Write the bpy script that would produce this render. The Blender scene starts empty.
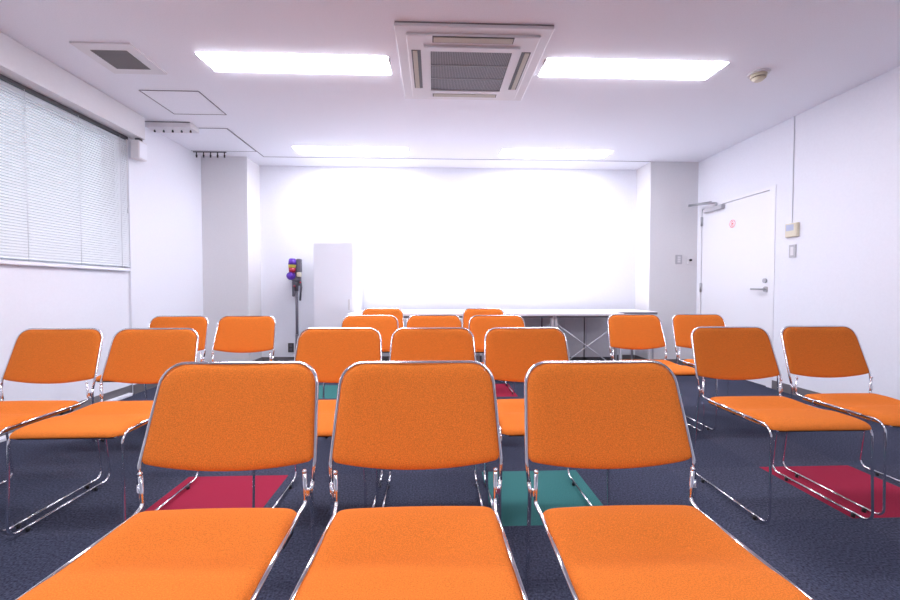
import bpy, bmesh, math, random
from mathutils import Vector, Matrix
random.seed(7)
C = bpy.context.scene.collection
PI = math.pi
H = 2.52            # ceiling height

# ------------------------------------------------------------ materials
def mat(name, col, rough=0.5, metal=0.0, emit=None, estr=0.0, noise=0.0, nscale=200.0, bump=0.0, bscale=300.0, sheen=0.0, spec=0.5):
    m = bpy.data.materials.new(name); m.use_nodes = True
    nt = m.node_tree; b = nt.nodes['Principled BSDF']
    b.inputs['Base Color'].default_value = (*col, 1)
    b.inputs['Roughness'].default_value = rough
    b.inputs['Metallic'].default_value = metal
    b.inputs['Specular IOR Level'].default_value = spec
    if sheen:
        b.inputs['Sheen Weight'].default_value = sheen
        b.inputs['Sheen Roughness'].default_value = 0.5
        b.inputs['Sheen Tint'].default_value = (*[min(1, c * 1.3 + .1) for c in col], 1)
    if emit:
        b.inputs['Emission Color'].default_value = (*emit, 1)
        b.inputs['Emission Strength'].default_value = estr
    tc = nt.nodes.new('ShaderNodeTexCoord')
    if noise:
        n = nt.nodes.new('ShaderNodeTexNoise'); n.inputs['Scale'].default_value = nscale
        n.inputs['Detail'].default_value = 3
        nt.links.new(tc.outputs['Object'], n.inputs['Vector'])
        r = nt.nodes.new('ShaderNodeValToRGB')
        r.color_ramp.elements[0].position = 0.3; r.color_ramp.elements[1].position = 0.7
        r.color_ramp.elements[0].color = (*[c * (1 - noise) for c in col], 1)
        r.color_ramp.elements[1].color = (*[min(1, c * (1 + noise)) for c in col], 1)
        nt.links.new(n.outputs['Fac'], r.inputs['Fac'])
        nt.links.new(r.outputs['Color'], b.inputs['Base Color'])
    if bump:
        n2 = nt.nodes.new('ShaderNodeTexNoise'); n2.inputs['Scale'].default_value = bscale
        n2.inputs['Detail'].default_value = 4
        nt.links.new(tc.outputs['Object'], n2.inputs['Vector'])
        bp = nt.nodes.new('ShaderNodeBump'); bp.inputs['Strength'].default_value = bump
        bp.inputs['Distance'].default_value = 0.002
        nt.links.new(n2.outputs['Fac'], bp.inputs['Height'])
        nt.links.new(bp.outputs['Normal'], b.inputs['Normal'])
    return m

M = {}
M['wall'] = mat('white wallpaper', (0.83, 0.84, 0.885), 0.8, bump=0.25, bscale=180, noise=0.012, nscale=60, spec=0.2)
M['ceil'] = mat('ceiling board', (0.90, 0.905, 0.95), 0.9, bump=0.3, bscale=250, noise=0.03, nscale=150, spec=0.1)
M['pillar'] = mat('shade-greyed wallpaper', (0.76, 0.75, 0.755), 0.8, bump=0.25, bscale=180, noise=0.012, nscale=60, spec=0.2)  # greyer wall copy: shade of the viewer-facing pillar sides put into the colour
M['base'] = mat('grey vinyl skirting', (0.16, 0.15, 0.16), 0.5)
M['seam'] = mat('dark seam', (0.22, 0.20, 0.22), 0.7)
M['fabric'] = mat('orange woven fabric', (0.74, 0.195, 0.030), 0.9, noise=0.22, nscale=420, bump=0.5, bscale=700, sheen=0.12, spec=0.1)
M['chrome'] = mat('polished chrome', (0.80, 0.80, 0.83), 0.12, 1.0)
M['black'] = mat('black plastic', (0.02, 0.02, 0.022), 0.4)
M['pan'] = mat('dark seat shell', (0.05, 0.045, 0.045), 0.5)
M['carpet'] = mat('charcoal blue carpet', (0.050, 0.056, 0.090), 0.95, noise=0.6, nscale=130, bump=0.6, bscale=500, spec=0.1)
M['carpet_b'] = mat('charcoal blue carpet turned', (0.057, 0.062, 0.096), 0.95, noise=0.6, nscale=120, bump=0.6, bscale=500, spec=0.1)
M['red'] = mat('crimson carpet', (0.33, 0.022, 0.055), 0.95, noise=0.3, nscale=260, bump=0.6, bscale=500, spec=0.1)
M['teal'] = mat('teal carpet', (0.050, 0.19, 0.185), 0.95, noise=0.35, nscale=260, bump=0.6, bscale=500, spec=0.1)
M['tube'] = mat('lamp diffuser', (0.9, 0.9, 0.95), 0.4, emit=(0.90, 0.90, 1.0), estr=14.5)
M['white'] = mat('white enamel', (0.87, 0.88, 0.93), 0.35)
M['whitep'] = mat('white plastic', (0.76, 0.74, 0.75), 0.4)
M['cream'] = mat('cream plastic', (0.72, 0.66, 0.50), 0.45)
M['louvre'] = mat('beige louvre', (0.50, 0.45, 0.36), 0.5)
M['grille'] = mat('grey intake grille', (0.17, 0.17, 0.19), 0.6)
M['gline'] = mat('pale grille bar', (0.42, 0.42, 0.44), 0.5)
M['ventg'] = mat('grey vent mesh', (0.26, 0.25, 0.25), 0.7)
M['slat'] = mat('blind slat', (0.84, 0.86, 0.88), 0.45)
M['cord'] = mat('blind cord', (0.70, 0.71, 0.74), 0.7)
M['gsteel'] = mat('grey steel', (0.74, 0.73, 0.75), 0.5, noise=0.03, nscale=20)
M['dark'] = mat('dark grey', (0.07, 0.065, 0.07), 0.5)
M['tabtop'] = mat('white laminate', (0.88, 0.87, 0.90), 0.3)
M['tableg'] = mat('light grey metal', (0.66, 0.66, 0.70), 0.3, 0.3)
M['edge'] = mat('grey edge band', (0.20, 0.19, 0.22), 0.5)
M['door'] = mat('door paint', (0.85, 0.85, 0.88), 0.4)
M['steel'] = mat('brushed steel', (0.50, 0.50, 0.52), 0.35, 0.9)
M['switch'] = mat('grey switch plate', (0.50, 0.49, 0.51), 0.4)
M['signred'] = mat('red print', (0.85, 0.20, 0.22), 0.5)
M['signwhite'] = mat('white print', (0.88, 0.86, 0.88), 0.5)
M['purple'] = mat('purple plastic', (0.13, 0.04, 0.45), 0.3)
M['yellow'] = mat('yellow plastic', (0.75, 0.62, 0.10), 0.35)
M['vred'] = mat('red plastic', (0.45, 0.02, 0.05), 0.35)
M['vgrey'] = mat('grey plastic', (0.13, 0.12, 0.15), 0.4)
M['lcd'] = mat('grey display', (0.42, 0.47, 0.60), 0.3)

def glass_mat():
    m = bpy.data.materials.new('window glass'); m.use_nodes = True
    b = m.node_tree.nodes['Principled BSDF']
    b.inputs['Transmission Weight'].default_value = 1; b.inputs['Roughness'].default_value = 0.02
    return m
M['glass'] = glass_mat()

# ------------------------------------------------------------ mesh helpers
def obj(name, bm, m, parent=None, smooth=False, loc=None):
    me = bpy.data.meshes.new(name)
    bmesh.ops.recalc_face_normals(bm, faces=bm.faces)
    if smooth:
        for f in bm.faces: f.smooth = True
    bm.to_mesh(me); bm.free()
    o = bpy.data.objects.new(name, me); C.objects.link(o)
    for mm in (m if isinstance(m, list) else [m]): me.materials.append(mm)
    if parent: o.parent = parent
    if loc: o.location = loc
    return o

def thing(name, label, cat, loc=(0, 0, 0), group=None):
    o = bpy.data.objects.new(name, None); C.objects.link(o)
    o.location = loc; o.empty_display_size = 0.1
    o['label'] = label; o['category'] = cat
    if group: o['group'] = group
    return o

def tag(o, label, cat, group=None):
    o['label'] = label; o['category'] = cat
    if group: o['group'] = group
    return o

def struct(name, bm, m):
    o = obj(name, bm, m); o['kind'] = 'structure'; return o

def box(bm, x0, x1, y0, y1, z0, z1, bev=0.0, mi=0):
    t = bmesh.new()
    bmesh.ops.create_cube(t, size=1)
    bmesh.ops.scale(t, vec=(abs(x1 - x0), abs(y1 - y0), abs(z1 - z0)), verts=t.verts)
    bmesh.ops.translate(t, vec=((x0 + x1) / 2, (y0 + y1) / 2, (z0 + z1) / 2), verts=t.verts)
    if bev: bmesh.ops.bevel(t, geom=t.edges[:], offset=bev, segments=2, affect='EDGES', profile=0.5)
    join(bm, t, mi)
def join(bm, t, mi=0):
    vm = {}
    for v in t.verts: vm[v] = bm.verts.new(v.co)
    for f in t.faces:
        try:
            nf = bm.faces.new([vm[v] for v in f.verts]); nf.smooth = f.smooth; nf.material_index = mi
        except ValueError: pass
    t.free()
def B(*a, **k):
    bm = bmesh.new(); box(bm, *a, **k); return bm
def cyl(bm, p0, p1, r0, r1=None, n=20, mi=0, smooth=True):
    r1 = r0 if r1 is None else r1
    p0, p1 = Vector(p0), Vector(p1); d = (p1 - p0)
    q = d.to_track_quat('Z', 'Y').to_matrix()
    a = [bm.verts.new(p0 + q @ Vector((r0 * math.cos(2 * PI * i / n), r0 * math.sin(2 * PI * i / n), 0))) for i in range(n)]
    b = [bm.verts.new(p1 + q @ Vector((r1 * math.cos(2 * PI * i / n), r1 * math.sin(2 * PI * i / n), 0))) for i in range(n)]
    for i in range(n):
        f = bm.faces.new((a[i], a[(i + 1) % n], b[(i + 1) % n], b[i])); f.smooth = smooth; f.material_index = mi
    f = bm.faces.new(a[::-1]); f.material_index = mi
    f = bm.faces.new(b); f.material_index = mi
def ball(bm, c, r, sz=(1, 1, 1), n=12):
    t = bmesh.new(); bmesh.ops.create_uvsphere(t, u_segments=n, v_segments=n // 2 + 2, radius=r)
    bmesh.ops.scale(t, vec=sz, verts=t.verts); bmesh.ops.translate(t, vec=c, verts=t.verts)
    for f in t.faces: f.smooth = True
    join(bm, t)
def fillet(pts, rads, seg=7):
    out = [Vector(pts[0])]
    for i in range(1, len(pts) - 1):
        p, a, b = Vector(pts[i]), Vector(pts[i - 1]), Vector(pts[i + 1])
        r = rads[i - 1] if isinstance(rads, (list, tuple)) else rads
        u, v = (a - p).normalized(), (b - p).normalized()
        ang = u.angle(v)
        if r <= 0 or ang > PI - 0.02: out.append(p); continue
        t = min(r / math.tan(ang / 2), (a - p).length * .95, (b - p).length * .95)
        r = t * math.tan(ang / 2)
        c = p + (u + v).normalized() * (r / math.sin(ang / 2))
        s, e = p + u * t - c, p + v * t - c
        w = s.angle(e)
        for k in range(seg + 1):
            f = k / seg
            out.append(c + (s * math.sin((1 - f) * w) + e * math.sin(f * w)) / math.sin(w))
    out.append(Vector(pts[-1])); return out
def sweep(bm, pts, r, n=10):
    pts = [Vector(p) for p in pts]
    t0 = (pts[1] - pts[0]).normalized()
    nrm = t0.orthogonal().normalized(); rings = []
    for i, p in enumerate(pts):
        if i == 0: t = t0
        elif i == len(pts) - 1: t = (pts[i] - pts[i - 1]).normalized()
        else: t = ((pts[i] - pts[i - 1]).normalized() + (pts[i + 1] - pts[i]).normalized()).normalized()
        nrm = (nrm - t * nrm.dot(t)).normalized(); bn = t.cross(nrm)
        rings.append([bm.verts.new(p + r * (nrm * math.cos(2 * PI * k / n) + bn * math.sin(2 * PI * k / n))) for k in range(n)])
    for a, b in zip(rings, rings[1:]):
        for k in range(n):
            f = bm.faces.new((a[k], a[(k + 1) % n], b[(k + 1) % n], b[k])); f.smooth = True
    bm.faces.new(rings[0][::-1]); bm.faces.new(rings[-1])
def tube(pts, rads, r, n=10):
    bm = bmesh.new(); sweep(bm, fillet(pts, rads), r, n); return bm

# ------------------------------------------------------------ the room
XL, XR = -2.735, 3.26          # inner faces of the side walls
YC, YB = 5.02, 5.38           # pillar faces / back of the recess
YR = -4.2                     # wall behind the viewer
# floor: half metre carpet tiles
bm = bmesh.new()
x = -3.25
xs = [-3.25 + .5 * i for i in range(15)]; ys = [-4.36 + .5 * i for i in range(20)]
special = {(-1.25, 1.64): 2, (.25, 1.64): 3, (1.75, 1.64): 2, (-1.25, 3.64): 3, (.25, 3.64): 2, (1.75, 3.64): 3,
           (-1.25, -.36): 3, (.25, -.36): 2, (1.75, -.36): 3}
for a, xx in enumerate(xs[:-1]):
    for b, yy in enumerate(ys[:-1] + [ys[-1]]):
        mi = (a + b) % 2
        for k, v in special.items():
            if abs(k[0] - xx) < .01 and abs(k[1] - yy) < .01: mi = v
        vs = [bm.verts.new(p) for p in ((xx, yy, 0), (xx + .5, yy, 0), (xx + .5, yy + .5, 0), (xx, yy + .5, 0))]
        f = bm.faces.new(vs); f.material_index = mi
bmesh.ops.remove_doubles(bm, verts=bm.verts, dist=0.001)
t = bmesh.new(); box(t, -3.25, 3.75, -4.36, 5.6, -0.1, -0.002); join(bm, t, 0)
struct('floor', bm, [M['carpet'], M['carpet_b'], M['red'], M['teal']])
struct('ceiling', B(-3.0, XR + .2, YR - .15, YB + .2, H, H + .12), M['ceil'])
# left wall with the window opening
WY0, WY1, WZ0, WZ1 = 0.9, 3.805, 1.13, 2.31
bm = bmesh.new()
box(bm, -2.98, XL - .02, YR - .15, WY1 + .07, 0, WZ0 - .01)
box(bm, -2.98, XL - .02, YR - .15, WY0, WZ0 - .01, H)
box(bm, -2.98, XL, WY1 + .05, YB + .15, 0, H)
box(bm, -2.98, XL - .02, WY0, WY1 + .06, WZ1, H)
struct('wall_left', bm, M['wall'])
struct('trim_1', B(-2.85, -2.622, YR, 3.91, 2.315, H - .001, bev=.002), M['pillar'])     # boxed beam over the window
bm = bmesh.new()
box(bm, XR, XR + .2, YR - .15, 3.845, 0, H); box(bm, XR, XR + .2, 4.985, YB + .15, 0, H); box(bm, XR, XR + .2, 3.845, 4.985, 1.95, H)
box(bm, XR + .12, XR + .2, 3.845, 4.985, 0, 1.95)
struct('wall_right', bm, M['wall'])
struct('wall_rear', B(-2.95, XR + .2, YR - .15, YR, 0, H), M['wall'])
struct('wall_front', B(-2.95, XR + .2, YB, YB + .15, 0, H), M['wall'])
struct('wall_front_left', B(XL, -2.205, YC, YB, 0, H), M['pillar'])
struct('wall_front_right', B(2.66, XR, YC, YB, 0, H), M['pillar'])
# skirting
struct('baseboard_left', B(XL - .02, XL - .008, YR, WY1 + .05, 0, .085), M['base'])
struct('baseboard_left.001', B(XL, XL + .01, WY1 + .05, YC, 0, .085), M['base'])
bm = bmesh.new(); box(bm, XR - .01, XR, YR, 3.84, 0, .08); box(bm, XR - .01, XR, 4.99, YC, 0, .08)
struct('baseboard_right', bm, M['base'])
bm = bmesh.new()
box(bm, -2.205, 2.66, YB - .01, YB, 0, .085); box(bm, XL, -2.205, YC - .01, YC, 0, .085); box(bm, 2.66, XR, YC - .01, YC, 0, .085)
box(bm, -2.205, -2.195, YC, YB, 0, .085); box(bm, 2.65, 2.66, YC, YB, 0, .085)
struct('baseboard_front', bm, M['base'])
# seams in the ceiling boards
def line(bm, x0, y0, x1, y1, w=.009):
    if abs(x1 - x0) > abs(y1 - y0): box(bm, x0, x1, y0 - w / 2, y0 + w / 2, H - .003, H - .0005)
    else: box(bm, x0 - w / 2, x0 + w / 2, y0, y1, H - .003, H - .0005)
bm = bmesh.new(); line(bm, -2.005, 5.015, 2.655, 5.015, .010); line(bm, -2.005, 4.15, -2.005, 5.015)
struct('trim_2', bm, M['seam'])
# access hatches
def hatch(x0, x1, y0, y1, label):
    t = thing('ceiling_hatch', label, 'hatch', ((x0 + x1) / 2, (y0 + y1) / 2, H), 'access hatches in the ceiling')
    w, d = (x1 - x0) / 2, (y1 - y0) / 2
    b = bmesh.new()
    for s in (-1, 1):
        box(b, -w, w, s * d - .004, s * d + .004, -.004, -.0005); box(b, s * w - .004, s * w + .004, -d, d, -.004, -.0005)
    obj('frame', b, M['seam'], t)
    obj('panel', B(-w + .006, w - .006, -d + .006, d - .006, -.003, -.0005), M['ceil'], t)
hatch(-2.31, -1.855, 3.385, 3.825, 'square access hatch in ceiling, the nearer one, behind the air vent')
hatch(-2.742, -2.012, 4.15, 4.825, 'access hatch in ceiling near left corner, bordered by row of black hooks')

# ------------------------------------------------------------ window and blind
t = bmesh.new()
for (y0, y1, z0, z1) in ((WY0, WY1 + .05, WZ0 - .01, WZ0 + .03), (WY0, WY1 + .05, WZ1 - .03, WZ1), (WY0, WY0 + .04, WZ0, WZ1), (WY1 + .01, WY1 + .05, WZ0, WZ1), ((WY0 + WY1) / 2 - .02, (WY0 + WY1) / 2 + .02, WZ0, WZ1)):
    box(t, -2.86, -2.80, y0, y1, z0, z1)
w = struct('window_1', t, M['white'])
g = obj('pane', B(-2.832, -2.828, WY0 + .04, WY1 + .01, WZ0 + .03, WZ1 - .03), M['glass'], w)
bt = thing('venetian_blind', 'closed white venetian blind covering the window on left wall', 'blind', (-2.738, 2.79, WZ0))
bx0, by0, by1 = -.0, -1.55, 1.048
b = bmesh.new(); n = 58; z0 = .03; pitch = (WZ1 - WZ0 - .06) / n
for i in range(n):
    z = z0 + pitch * i + pitch / 2
    prof = [(-.0085, -.0095), (-.0015, -.0045), (.0040, .0025), (.0075, .0100)]
    va = [b.verts.new((bx0 + px, by0, z - pz)) for px, pz in prof]; vb = [b.verts.new((bx0 + px, by1, z - pz)) for px, pz in prof]
    va2 = [b.verts.new((bx0 + px + .0008, by0, z - pz)) for px, pz in prof]; vb2 = [b.verts.new((bx0 + px + .0008, by1, z - pz)) for px, pz in prof]
    for k in range(3):
        b.faces.new((va[k], va[k + 1], vb[k + 1], vb[k])); b.faces.new((va2[k], vb2[k], vb2[k + 1], va2[k + 1]))
    b.faces.new((va[0], vb[0], vb2[0], va2[0])); b.faces.new((va[3], va2[3], vb2[3], vb[3]))
obj('slats', b, M['slat'], bt)
obj('shaded_head_rail', B(-.015, .014, by0, by1, WZ1 - WZ0 - .020, WZ1 - WZ0 + .003), M['dark'], bt)  # rail coloured dark to paint in the shadow line under the beam
obj('bottom_rail', B(-.012, .014, by0, by1, -.012, .014, bev=.003), M['white'], bt)
for yy in (3.745, 3.325, 2.905, 2.48, 2.06, 1.64):
    b = bmesh.new(); cyl(b, (.011, yy - 2.79, .0), (.011, yy - 2.79, WZ1 - WZ0 - .02), .0016, n=6); obj('ladder_cord', b, M['cord'], bt)
b = bmesh.new(); cyl(b, (.03, 1.01, .55), (.03, 1.01, WZ1 - WZ0 - .03), .0035, n=8); wd = obj('wand', b, M['whitep'], bt)
b = bmesh.new(); cyl(b, (.03, 1.01, .50), (.03, 1.01, .55), .007, n=10); obj('wand_grip', b, M['cord'], wd)

# small box speaker hanging under the beam end
t = thing('wall_speaker', 'small white box hanging below the end of the beam beside blind', 'speaker', (-2.663, 3.885, 2.125))
obj('body', B(-.037, .037, -.055, .055, 0, .165, bev=.008), M['whitep'], t)
obj('bracket', B(-.02, .02, -.02, .02, .163, .192), M['dark'], t)
obj('front_cover', B(.036, .041, -.048, .048, .01, .15, bev=.003), M['white'], t)

# ceiling hook rails
def hooks(t, xs, y, z, l):
    for xx in xs:
        b = bmesh.new(); cyl(b, (xx, y, z), (xx, y, z - l * .55), .006, n=8); cyl(b, (xx, y, z - l * .5), (xx, y, z - l), .010, .008, n=8)
        obj('hook', b, M['black'], t)
t = thing('hook_rail', 'white box shaped ceiling rail with five dark pegs beside end of beam', 'hook rail', (-2.48, 4.09, H), 'hook rails on the ceiling')
obj('rail', B(-.21, .205, -.08, .07, -.05, 0, bev=.004), M['whitep'], t)
obj('top_gasket', B(-.21, .20, -.084, -.079, -.006, 0), M['dark'], t)
hooks(t, [-.16 + .083 * i for i in range(5)], -.02, -.054, .022)
t = thing('hook_rail', 'thin dark ceiling rail with five black hooks in front of left pillar', 'hook rail', (-2.555, 4.86, H), 'hook rails on the ceiling')
obj('rail', B(-.175, .19, -.008, .008, -.008, 0), M['dark'], t)
hooks(t, [-.14 + .078 * i for i in range(5)], 0, -.006, .06)

# floor cable duct along the left wall
b = B(XL - .005, XL + .035, 1.9, 3.80, 0, .028, bev=.006)
tag(obj('cable_duct', b, M['white']), 'white cable duct on floor along the left wall below the blind', 'cable duct')

# ------------------------------------------------------------ ceiling lamps
def lamp(x, y, label, L=1.27, first=[None]):
    g = 'fluorescent lamps on the ceiling'
    if first[0] is None:
        t = thing('ceiling_lamp', label, 'lamp', (x, y, H), g)
        obj('base_plate', B(-L / 2 + .01, L / 2 - .01, -.10, .10, -.008, 0), M['white'], t)
        b = bmesh.new()
        w0, w1, z0, z1 = .118, .095, -.0005, -.013
        l0, l1 = L / 2 - .004, L / 2 - .030
        vs = [b.verts.new(p) for p in ((-l0, -w0, z0), (l0, -w0, z0), (l0, w0, z0), (-l0, w0, z0), (-l1, -w1, z1), (l1, -w1, z1), (l1, w1, z1), (-l1, w1, z1))]
        for q in ((0, 1, 2, 3), (4, 5, 6, 7), (0, 1, 5, 4), (1, 2, 6, 5), (2, 3, 7, 6), (3, 0, 4, 7)): b.faces.new([vs[i] for i in q])
        obj('diffuser', b, M['tube'], t)
        for s in (-1, 1): obj('end_cap', B(s * (L / 2 - .003), s * (L / 2 + .008), -.11, -.04, -.008, 0), M['switch'], t)
        first[0] = t; return t
    r = first[0].copy(); C.objects.link(r); r.location = (x, y, H); r['label'] = label
    for ch in list(first[0].children):
        c = ch.copy(); C.objects.link(c); c.parent = r
    return r
lamp(-.94, 2.955, 'lit fluorescent ceiling lamp left of the air conditioner')
lamp(1.40, 2.935, 'lit fluorescent ceiling lamp right of the air conditioner')
lamp(-.92, 4.77, 'lit ceiling lamp near front wall, left of the far pair')
lamp(1.40, 4.78, 'lit ceiling lamp near front wall, right of the far pair')
lamp(-.93, 1.12, 'lit ceiling lamp overhead, left of the viewer')
lamp(-.93, -.70, 'lit ceiling lamp behind the viewer on the left')
lamp(1.40, -.70, 'lit ceiling lamp behind the viewer on the right')

# ------------------------------------------------------------ air conditioner cassette
t = thing('air_conditioner', 'square white ceiling cassette air conditioner between the two near lamps', 'air conditioner', (.243, 2.94, H))
def frame_bm(o, i, z0, z1, bev=.004):
    b = bmesh.new()
    for (a, c, d, e) in ((-o, o, -o, -i), (-o, o, i, o), (-o, -i, -i, i), (i, o, -i, i)): box(b, a, c, d, e, z0, z1)
    return b
obj('outer_panel', B(-.475, .475, -.47, .47, -.022, 0, bev=.006), M['whitep'], t)
obj('shadow_gap_strip', B(-.47, .47, -.475, -.469, -.005, -.0), M['seam'], t)  # dark strip painting the shaded gap along the near panel edge
ip = obj('inner_panel', B(-.41, .41, -.405, .405, -.036, -.020, bev=.006), M['whitep'], t)
gf = obj('grille_frame', frame_bm(.305, .262, -.050, -.034), M['whitep'], t)
gr = obj('intake_grille', B(-.262, .262, -.262, .262, -.042, -.034), M['grille'], t)
b = bmesh.new()
for i in range(1, 3): box(b, -.262, .262, -.262 + .175 * i - .003, -.262 + .175 * i + .003, -.046, -.041)
for i in range(1, 4): box(b, -.262 + .131 * i - .0012, -.262 + .131 * i + .0012, -.262, .262, -.044, -.041)
for i in range(1, 48): box(b, -.262 + .0109 * i - .0011, -.262 + .0109 * i + .0011, -.262, .262, -.0432, -.041)
obj('grille_bars', b, M['gline'], gr)
for (a, c, d, e) in ((-.25, .25, -.40, -.335), (-.25, .25, .325, .385), (-.385, -.325, -.25, .25), (.325, .385, -.25, .25)):
    s = obj('air_outlet', B(a, c, d, e, -.0375, -.030), M['dark'], t)
    if c - a > e - d: bb = B(a + .006, c - .006, d + .008, e - .008, -.041, -.037, bev=.001)
    else: bb = B(a + .008 + (.014 if a > 0 else 0), c - .008 - (.014 if a < 0 else 0), d + .006, e - .006, -.041, -.037, bev=.001)
    obj('louvre', bb, M['louvre'], s)
# vent
t = thing('air_vent', 'small square ceiling vent with grey grille above the blind', 'vent', (-2.11, 2.93, H))
b = frame_bm(.185, .115, -.012, 0)
obj('frame', b, M['whitep'], t)
gv = obj('grille', B(-.115, .115, -.115, .115, -.014, -.002), M['ventg'], t)
b = bmesh.new()
for i in range(1, 16): box(b, -.115, .115, -.115 + .0144 * i - .002, -.115 + .0144 * i + .002, -.016, -.0135)
obj('grille_bars', b, M['ventg'], gv)
# smoke detector
t = thing('smoke_detector', 'round cream smoke detector on ceiling right of the lamp', 'smoke detector', (2.35, 2.95, H))
b = bmesh.new(); cyl(b, (0, 0, 0), (0, 0, -.012), .07, .066, 28); obj('base', b, M['whitep'], t)
b = bmesh.new(); cyl(b, (0, 0, -.012), (0, 0, -.032), .052, .05, 28); obj('body', b, M['cream'], t)
b = bmesh.new(); cyl(b, (0, 0, -.032), (0, 0, -.038), .042, .042, 28); obj('slot_ring', b, M['dark'], t)
b = bmesh.new(); cyl(b, (0, 0, -.038), (0, 0, -.056), .046, .026, 28); obj('sensor_cap', b, M['cream'], t)

# ------------------------------------------------------------ door on the right wall
DY0, DY1, DZ = 3.845, 4.985, 1.95
bm = bmesh.new()
box(bm, XR - .006, XR + .12, DY0, DY0 + .07, 0, DZ); box(bm, XR - .006, XR + .12, DY1 - .05, DY1, 0, DZ); box(bm, XR - .006, XR + .12, DY0 + .07, DY1 - .05, DZ - .03, DZ)
struct('trim_3', bm, M['door'])
d = struct('door_1', B(XR + .002, XR + .042, DY0 + .075, DY1 - .055, .006, DZ - .036), M['door'])
def dpart(name, b, m, p=None): return obj(name, b, m, p or d)
for z in (1.775, .975, .22):
    b = bmesh.new(); cyl(b, (XR - .009, DY1 - .053, z - .055), (XR - .009, DY1 - .053, z + .055), .010, n=10)
    box(b, XR - .010, XR + .003, DY1 - .07, DY1 - .035, z - .05, z + .05); dpart('hinge', b, M['steel'])
b = bmesh.new(); cyl(b, (XR + .004, 3.945, .955), (XR - .010, 3.945, .955), .028, n=20); hd = dpart('handle_rose', b, M['steel'])
dpart('lever_handle', tube([(XR - .008, 3.945, .955), (XR - .055, 3.945, .955), (XR - .055, 4.07, .958)], .012, .009), M['steel'], hd)
b = bmesh.new(); cyl(b, (XR + .004, 3.955, 1.04), (XR - .014, 3.955, 1.04), .022, n=20); dpart('lock', b, M['steel'])
b = bmesh.new(); box(b, XR - .045, XR + .003, 4.54, 4.85, 1.86, 1.91, bev=.008); cl = dpart('door_closer', b, M['switch'])
b = bmesh.new(); sweep(b, [(XR - .025, 4.65, 1.91), (XR - .025, 4.65, 1.945)], .012)
sweep(b, fillet([(XR - .025, 4.65, 1.945), (XR - .12, 4.80, 1.955), (XR - .165, 4.94, 1.965)], .02), .010); sweep(b, [(XR - .02, 4.74, 1.975), (XR - .165, 4.94, 1.975)], .009); dpart('closer_arm', b, M['steel'], cl)
# round red prohibition mark on the door
def ringbm(r0, r1, x, y, z, n=32):
    b = bmesh.new(); vs = []
    for i in range(n):
        a = 2 * PI * i / n
        vs.append([b.verts.new((xx, y + r * math.cos(a), z + r * math.sin(a))) for xx, r in ((x, r0), (x, r1), (x + .0015, r1), (x + .0015, r0))])
    for i in range(n):
        p, q = vs[i], vs[(i + 1) % n]
        for k in range(4): b.faces.new((p[k], p[(k + 1) % 4], q[(k + 1) % 4], q[k]))
    return b
b = bmesh.new(); cyl(b, (XR + .0025, 4.42, 1.67), (XR + .0005, 4.42, 1.67), .046, n=32, smooth=False); sg = dpart('door_sign', b, M['signwhite'])
b = ringbm(.037, .043, XR - .001, 4.42, 1.67); 
q = ringbm(.009, .015, XR - .001, 4.42, 1.686); join(b, q); q = ringbm(.009, .015, XR - .001, 4.42, 1.655); join(b, q)
box(b, XR - .001, XR + .0005, 4.40, 4.44, 1.668, 1.673)
dpart('sign_print', b, M['signred'], sg)

# wall devices
t = thing('room_controller', 'cream wall controller with small display right of the door', 'controller', (XR, 3.645, 1.492))
obj('body', B(-.028, .002, -.062, .062, -.062, .062, bev=.005), M['cream'], t)
obj('display', B(-.0295, -.0275, -.030, .050, -.005, .050), M['lcd'], t)
obj('button', B(-.0305, -.0275, -.050, -.040, -.045, .045), M['cream'], t)
b = bmesh.new(); box(b, XR - .008, XR, 3.655, 3.661, 1.555, H); tag(obj('wiring_conduit', b, M['cord']), 'thin vertical wiring conduit from ceiling to the cream controller', 'conduit')
def plate(name, label, x0, x1, y0, y1, z0, z1, axis, m, n=1, grp='switch plates'):
    t = thing(name, label, 'switch', ((x0 + x1) / 2, (y0 + y1) / 2, (z0 + z1) / 2), grp)
    w, dp, h = abs(x1 - x0) / 2, abs(y1 - y0) / 2, (z1 - z0) / 2
    obj('plate', B(-w, w, -dp, dp, -h, h, bev=.002), m, t)
    for i in range(n):
        zc = h * .7 - (i + .5) * (1.4 * h / n); hh = h * .7 / n - .002
        if axis == 'x': obj('rocker', B(-w - .003, -w + .001, -dp * .45, dp * .45, zc - hh, zc + hh), M['whitep'], t)
        else: obj('rocker', B(-w * .45, w * .45, -dp - .003, -dp + .001, zc - hh, zc + hh), M['whitep'], t)
    return t
plate('light_switch', 'pale grey switch plate on right wall below the cream controller', XR - .010, XR, 3.61, 3.68, 1.245, 1.36, 'x', M['switch'], 1)
plate('light_switch', 'grey switch plate on right pillar, left of the black knob plate', 2.985, 3.065, YC - .010, YC, 1.265, 1.38, 'y', M['switch'], 3)
t = thing('wall_socket', 'small white plate with black knob on right pillar beside the door', 'socket', (3.17, YC, 1.305))
obj('plate', B(-.038, .038, -.008, 0, -.045, .045, bev=.002), M['whitep'], t)
b = bmesh.new(); cyl(b, (.0, -.008, .01), (0, -.024, .01), .014, n=16); obj('knob', b, M['black'], t)
t = thing('wall_outlet', 'dark grey power outlet low on front wall beside the vacuum cleaner', 'outlet', (-1.835, YB, .205))
obj('plate', B(-.035, .035, -.010, 0, -.058, .058, bev=.002), M['dark'], t)
for z in (-.025, .025): obj('socket_face', B(-.018, .018, -.014, -.009, z - .016, z + .016, bev=.002), M['vgrey'], t)

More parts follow.
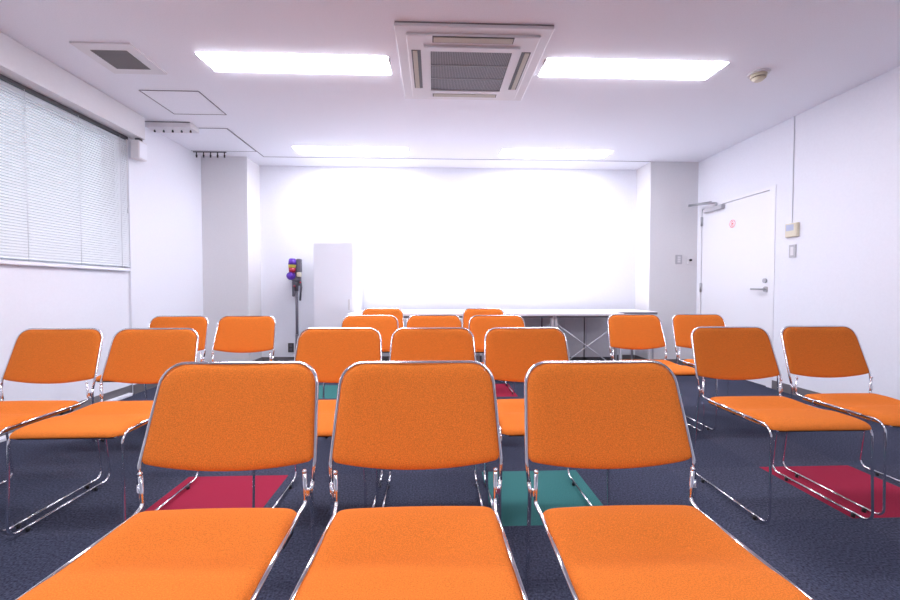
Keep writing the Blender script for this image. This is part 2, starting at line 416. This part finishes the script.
# ------------------------------------------------------------ locker cabinet
t = thing('storage_cabinet', 'tall narrow white steel cabinet against front wall left of tables', 'cabinet', (-1.145, 5.05, 0))
obj('body', B(-.23, .23, -.25, .31, .0, 1.505, bev=.003), M['white'], t)
dd = obj('door', B(-.215, .215, -.262, -.25, .06, 1.485, bev=.002), M['white'], t)
obj('door_handle', B(.165, .185, -.275, -.262, .72, .84, bev=.003), M['whitep'], dd)
obj('plinth', B(-.22, .22, -.252, -.245, .0, .05), M['switch'], t)

# ------------------------------------------------------------ tables
def xtable(x0, x1, y0, y1, label, idx):
    t = thing('meeting_table', label, 'table', ((x0 + x1) / 2, (y0 + y1) / 2, 0), 'white tables along the front wall')
    w, dp = (x1 - x0) / 2 - .001, (y1 - y0) / 2
    obj('tabletop', B(-w, w, -dp, dp, .675, .70, bev=.003), M['tabtop'], t)
    obj('edge_rail', B(-w + .02, w - .02, -dp + .02, -dp + .04, .655, .675), M['edge'], t)
    for sx in (-1, 1):
        for sy in (-1, 1):
            b = bmesh.new(); lx, ly = sx * (w - .018), sy * (dp - .045)
            box(b, lx - .014, lx + .014, ly - .014, ly + .014, .012, .675, bev=.003); lg = obj('leg', b, M['tableg'], t)
            b = bmesh.new(); cyl(b, (lx, ly, 0), (lx, ly, .014), .016, n=12); obj('foot', b, M['black'], lg)
    yb = -dp + .075
    for s in (-1, 1):
        b = bmesh.new(); sweep(b, [(s * (w - .03), yb + .006 * s, .585), (-s * (w - .03), yb + .006 * s, .09)], .006, 8); obj('cross_brace', b, M['tableg'], t)
tx = [-.905, -.20, .54, 1.28, 2.02]
names = ['white table beside the tall cabinet, leftmost of the four matching tables', 'white table second from the tall cabinet, behind the middle chairs',
         'white table third from the cabinet, left of the visible cross brace', 'white table with visible white cross brace, rightmost of the matching four']
for i in range(4): xtable(tx[i], tx[i + 1], 4.31, 5.20, names[i], i)
t = thing('side_table', 'table with dark edged top beside the right pillar in the corner', 'table', (2.30, 4.90, 0))
obj('tabletop', B(-.262, .245, -.285, .30, .685, .70, bev=.002), M['tabtop'], t)
obj('edge_band', B(-.262, .243, -.290, -.285, .668, .692), M['edge'], t)
for sx in (-1, 1):
    for sy in (-1, 1):
        b = bmesh.new(); cyl(b, (sx * .215, sy * .25, 0), (sx * .215, sy * .25, .685), .011, n=10); obj('leg', b, M['tableg'], t)
# low grey cabinets under the tables
lab = ['low grey cabinet under the tables, left of the three', 'low grey cabinet under the tables, middle of the three', 'low grey cabinet under the tables, right of the three']
for i, (a, c) in enumerate(((.80, 1.31), (1.315, 1.83), (1.835, 2.20))):
    t = thing('low_cabinet', lab[i], 'cabinet', ((a + c) / 2, 5.03, 0), 'low grey cabinets under the tables'); w = (c - a) / 2
    obj('body', B(-w, w, -.08, .07, .13, .64, bev=.003), M['gsteel'], t)
    obj('door', B(-w + .015, -.004 if w > .2 else w - .06, -.088, -.08, .15, .625, bev=.002), M['gsteel'], t)
    if w > .2: obj('door', B(.004, w - .015, -.088, -.08, .15, .625, bev=.002), M['gsteel'], t)
    obj('gap_strip', B(w - .012, w, -.087, -.079, .13, .64), M['dark'], t)
    obj('plinth', B(-w + .01, w - .01, -.07, .06, 0, .13), M['dark'], t)

# ------------------------------------------------------------ cordless vacuum hung on the front wall
t = thing('vacuum_cleaner', 'purple and grey cordless stick vacuum hung on front wall left of cabinet', 'vacuum cleaner', (-1.72, 5.26, 0)); t.scale = (1.02, 1, .98)
b = bmesh.new(); sweep(b, [(.0, .01, .10), (.0, .01, 1.10)], .017, 14); obj('wand', b, M['vgrey'], t)
b = bmesh.new(); cyl(b, (-.035, -.045, 1.245), (-.035, -.045, 1.285), .042, .046, 20); obj('filter_ring', b, M['yellow'], t)
b = bmesh.new(); cyl(b, (-.030, -.045, 1.285), (-.030, -.045, 1.35), .050, .042, 20); cyl(b, (-.030, -.045, 1.35), (-.030, -.045, 1.362), .042, .030, 20); obj('motor_housing', b, M['purple'], t)
b = bmesh.new(); cyl(b, (-.035, -.045, 1.185), (-.035, -.045, 1.245), .036, .040, 20); obj('dust_bin', b, M['vred'], t)
b = bmesh.new(); cyl(b, (-.045, -.075, 1.14), (-.045, -.02, 1.15), .050, .046, 20); ball(b, (-.045, -.078, 1.14), .036, (1, .4, 1)); obj('cyclone', b, M['purple'], t)
b = bmesh.new(); box(b, .015, .068, -.055, .02, 1.19, 1.36, bev=.012); hh = obj('battery', b, M['vgrey'], t)
b = bmesh.new(); box(b, .02, .065, -.06, .01, 1.13, 1.19, bev=.010); obj('release_latch', b, M['cream'], t)
b = bmesh.new(); box(b, -.05, .055, -.045, .03, 1.075, 1.13, bev=.015); cyl(b, (-.0, -.01, 1.10), (0, .01, .95), .030, .019, 16); obj('neck', b, M['vgrey'], t)
b = bmesh.new(); sweep(b, fillet([(.05, -.01, 1.12), (.062, -.015, 1.0), (.045, -.01, .83)], .1), .012, 10); obj('handle', b, M['vgrey'], t)
b = bmesh.new(); box(b, -.048, -.016, -.03, .01, .88, 1.08, bev=.012); obj('crevice_tool', b, M['vgrey'], t)
for p in ((-.012, -.040, 1.015), (.058, -.03, 1.06)):
    b = bmesh.new(); ball(b, p, .012); obj('release_button', b, M['vred'], t)
b = bmesh.new(); box(b, -.03, .03, .015, .11, 1.02, 1.28, bev=.005); obj('wall_dock', b, M['vgrey'], t)
b = bmesh.new(); cyl(b, (-.0, .01, .06), (0, .01, .40), .024, .021, 14); box(b, -.11, .11, -.06, .05, .0, .06, bev=.015); obj('floor_head', b, M['vgrey'], t)

# ------------------------------------------------------------ the stacking chair
def grid_solid(front, back, nu, nv):
    bm = bmesh.new()
    F = [[bm.verts.new(front(i / nu * 2 - 1, j / nv)) for i in range(nu + 1)] for j in range(nv + 1)]
    G = [[bm.verts.new(back(i / nu * 2 - 1, j / nv)) for i in range(nu + 1)] for j in range(nv + 1)]
    for j in range(nv):
        for i in range(nu):
            bm.faces.new((F[j][i], F[j][i + 1], F[j + 1][i + 1], F[j + 1][i]))
            bm.faces.new((G[j][i], G[j + 1][i], G[j + 1][i + 1], G[j][i + 1]))
    for j in range(nv):
        bm.faces.new((F[j][0], F[j + 1][0], G[j + 1][0], G[j][0])); bm.faces.new((F[j][nu], G[j][nu], G[j + 1][nu], F[j + 1][nu]))
    for i in range(nu):
        bm.faces.new((F[0][i], G[0][i], G[0][i + 1], F[0][i + 1])); bm.faces.new((F[nv][i], F[nv][i + 1], G[nv][i + 1], G[nv][i]))
    return bm
ZT = .757
def back_pt(u, v, side):
    v = .5 - .5 * math.cos(PI * v) if True else v
    v = v * .6 + (1 - (1 - v) ** 1.0) * .4
    us = math.copysign(abs(math.sin(u * PI / 2)) ** .9, u)
    zb = .497 + .021 * us * us
    z = zb + (ZT - .003 - zb) * v
    w = .2135 - (z - .515) / .242 * .014
    r = .060; dz = z - (ZT - .003 - r)
    if dz > 0: w -= r - math.sqrt(max(0, r * r - dz * dz))
    rb = .014; db = (zb + rb) - z
    if db > 0: w -= rb - math.sqrt(max(0, rb * rb - db * db))
    y = -.037 + (z - .515) * .343 + .008 * (1 - us * us)
    e = (max(0, 1 - abs(us) ** 10) ** .5) * (max(0, 1 - abs(2 * v - 1) ** 12) ** .5)
    th = .0035 + .0135 * e
    return Vector((us * w, y - th if side < 0 else y + th * .75, z))
def seat_half(y):
    w = .2045 - .0100 * (y + .512) / .43; r = .035; d = (-.512 + r) - y
    if d > 0: w -= r - math.sqrt(max(0, r * r - d * d))
    r = .016; d = y - (-.082 - r)
    if d > 0: w -= r - math.sqrt(max(0, r * r - d * d))
    return w
def sprof(y, us=0):           # top of cushion along the depth: raised rear, dished middle, rolled front
    d = .022 * (1 - .8 * abs(us) ** 3)
    base = .431
    if y > -.12: return base
    if y > -.235: return base - d * (.5 - .5 * math.cos((-.12 - y) / .115 * PI))
    if y > -.35: return base - d + (d + .003) * (.5 - .5 * math.cos((-.235 - y) / .115 * PI))
    if y > -.43: return base + .003 - .001 * (-.35 - y) / .08
    k = min(1, (-.43 - y) / .083)
    return base + .002 - .030 * (1 - math.sqrt(max(0, 1 - k * k)))
def seat_pt(u, v, side):
    us = math.copysign(abs(math.sin(u * PI / 2)) ** .9, u)
    vv = .5 - .5 * math.cos(PI * v)
    vv = .5 * v + .5 * vv
    y = -.082 - .430 * vv
    x = us * seat_half(y)
    y += .008 * (1 - us * us) * (1 - vv)
    if side > 0:
        e = (max(0, 1 - abs(us) ** 18) ** .5) * (max(0, 1 - max(0, 1 - vv * 14) ** 2.5) ** .5)
        y0 = -.082 - .430 * vv
        top = sprof(y0 + .03 * us * us if y0 > -.38 else y0, us)
        return Vector((x, y, .403 + (top - .403) * e))
    return Vector((x, y, .399 if vv < .96 else .401))
def make_chair():
    t = thing('stacking_chair', 'x', 'chair', (0, 0, 0), 'orange stacking chairs facing the viewer')
    ch = M['chrome']; R = .005
    obj('backrest', grid_solid(lambda u, v: back_pt(u, v, -1), lambda u, v: back_pt(u, v, 1), 28, 26), M['fabric'], t, smooth=True)
    obj('seat', grid_solid(lambda u, v: seat_pt(u, v, 1), lambda u, v: seat_pt(u, v, -1), 28, 34), M['fabric'], t, smooth=True)
    obj('seat_pan', B(-.180, .180, -.494, -.10, .390, .3985, bev=.003), M['pan'], t)
    bfr = obj('back_frame', tube([(-.2145, -.046, .47), (-.2185, -.037, .515), (-.2035, .046, ZT), (.2035, .046, ZT), (.2185, -.037, .515), (.2145, -.046, .47)], [.05, .060, .060, .05], R), ch, t)
    for s in (-1, 1):
        obj('rear_leg', tube([(s * .214, -.07, .018), (s * .214, 0, .018), (s * .2125, -.050, .445), (s * .2145, -.046, .47)], [.035, .04], R), ch, t)
        rn = obj('runner', tube([(s * .214, -.07, .018), (s * .214, -.42, .018)], 0, R), ch, t)
        for gy in (-.09, -.42):
            b = bmesh.new(); cyl(b, (s * .214, gy, 0), (s * .214, gy, .016), .008, .007, 10); obj('glide', b, M['black'], rn)
        obj('front_leg', tube([(s * .214, -.42, .018), (s * .214, -.498, .018), (s * .2085, -.489, .413), (s * .2055, -.39, .413)], [.038, .045], R), ch, t)
        sr = obj('seat_rail', tube([(s * .2055, -.39, .413), (s * .1955, -.095, .413), (s * .200, -.055, .420), (s * .2000, -.062, .502)], [.03, .014], R), ch, t)
        b = bmesh.new(); ball(b, (s * .2000, -.0625, .503), .0062); obj('end_cap', b, ch, sr)
        b = bmesh.new(); box(b, s * .201 - .002, s * .2115 + .002, -.060, -.050, .438, .456, bev=.002); obj('weld_plate', b, ch, sr)
    for y, z in ((-.488, .394), (-.15, .388)):
        b = bmesh.new(); sweep(b, fillet([(-.194, y, .409), (-.192, y, z), (.192, y, z), (.194, y, .409)], .012), .0045, 8); obj('crossbar', b, ch, t)
    b = bmesh.new(); sweep(b, fillet([(-.202, -.32, .409), (-.198, -.34, .398), (-.199, -.42, .398), (-.204, -.44, .409)], .01), .003, 8); obj('link_hook', b, ch, t)
    b = bmesh.new(); box(b, .18, .195, -.19, -.13, .385, .398, bev=.003); obj('stacking_buffer', b, M['black'], t)
    return t
def dup(root, loc, label):
    r = root.copy(); C.objects.link(r); r.location = loc; r['label'] = label
    for chd in list(root.children):
        c = chd.copy(); C.objects.link(c); c.parent = r
        for g in list(chd.children):
            e = g.copy(); C.objects.link(e); e.parent = c
    return r
proto = make_chair()
chairs = [
    (-0.524, 1.100, 'orange chair nearest the viewer on the left, beside a red floor tile'),
    (-0.045, 1.090, 'orange chair nearest the viewer in the middle of the front three'),
    (0.455, 1.075, 'orange chair nearest the viewer on the right of front three, darker orange back'),
    (-1.880, 2.122, 'orange chair cut by left edge of photo, outer one of second row'),
    (-1.395, 2.100, 'orange chair in left block second row, just right of the edge chair'),
    (-0.477, 2.084, 'orange chair directly behind the nearest left chair, in second row'),
    (-0.006, 2.070, 'orange chair directly behind the nearest middle chair, in second row'),
    (0.468, 2.064, 'orange chair behind nearest right chair in second row, against table cross brace'),
    (1.548, 2.070, 'orange chair right of centre with full chrome side loop visible, red tile beneath'),
    (2.062, 2.105, 'orange chair in front of door edge, cut by right edge of photo'),
    (-1.870, 3.083, 'orange chair in left block third row, farthest left, partly hidden behind another back'),
    (-1.378, 3.076, 'orange chair in front of left pillar, right one of the third row pair'),
    (-0.478, 3.089, 'orange chair in middle block third row, left one of three'),
    (0.002, 3.097, 'orange chair in middle block third row, centre one showing only its top'),
    (0.472, 3.057, 'orange chair in middle block third row, right one of three'),
    (1.553, 3.120, 'orange chair in front of the dark edged side table, third row'),
    (2.075, 3.140, 'orange chair in front of the door hinge side, third row right'),
    (-0.520, 4.190, 'orange chair farthest from viewer, left one right in front of the white tables'),
    (0.503, 4.140, 'orange chair farthest from viewer, right one right in front of the white tables'),
]
for i, (x, y, lab) in enumerate(chairs):
    if i == 0: proto.location = (x, y, 0); proto['label'] = lab
    else: dup(proto, (x, y, 0), lab)

# ------------------------------------------------------------ world and camera
w = bpy.data.worlds.new('World'); bpy.context.scene.world = w; w.use_nodes = True
w.node_tree.nodes['Background'].inputs['Color'].default_value = (0.75, 0.85, 1.0, 1)
w.node_tree.nodes['Background'].inputs['Strength'].default_value = 0.5
cd = bpy.data.cameras.new('camera'); cam = bpy.data.objects.new('camera', cd); C.objects.link(cam)
cd.sensor_width = 36; cd.lens = 414 * 36 / 900; cd.clip_start = .02
cam.location = (0, 0, .96)
cam.rotation_euler = (PI / 2 - math.atan(11.2 / 414), 0, -.039)
sc = bpy.context.scene; sc.camera = cam
sc.view_settings.view_transform = 'Standard'; sc.view_settings.look = 'None'
sc.view_settings.exposure = 1.25; sc.view_settings.gamma = 1
sc.view_settings.use_curve_mapping = False
sc.cycles.max_bounces = 12; sc.cycles.diffuse_bounces = 8
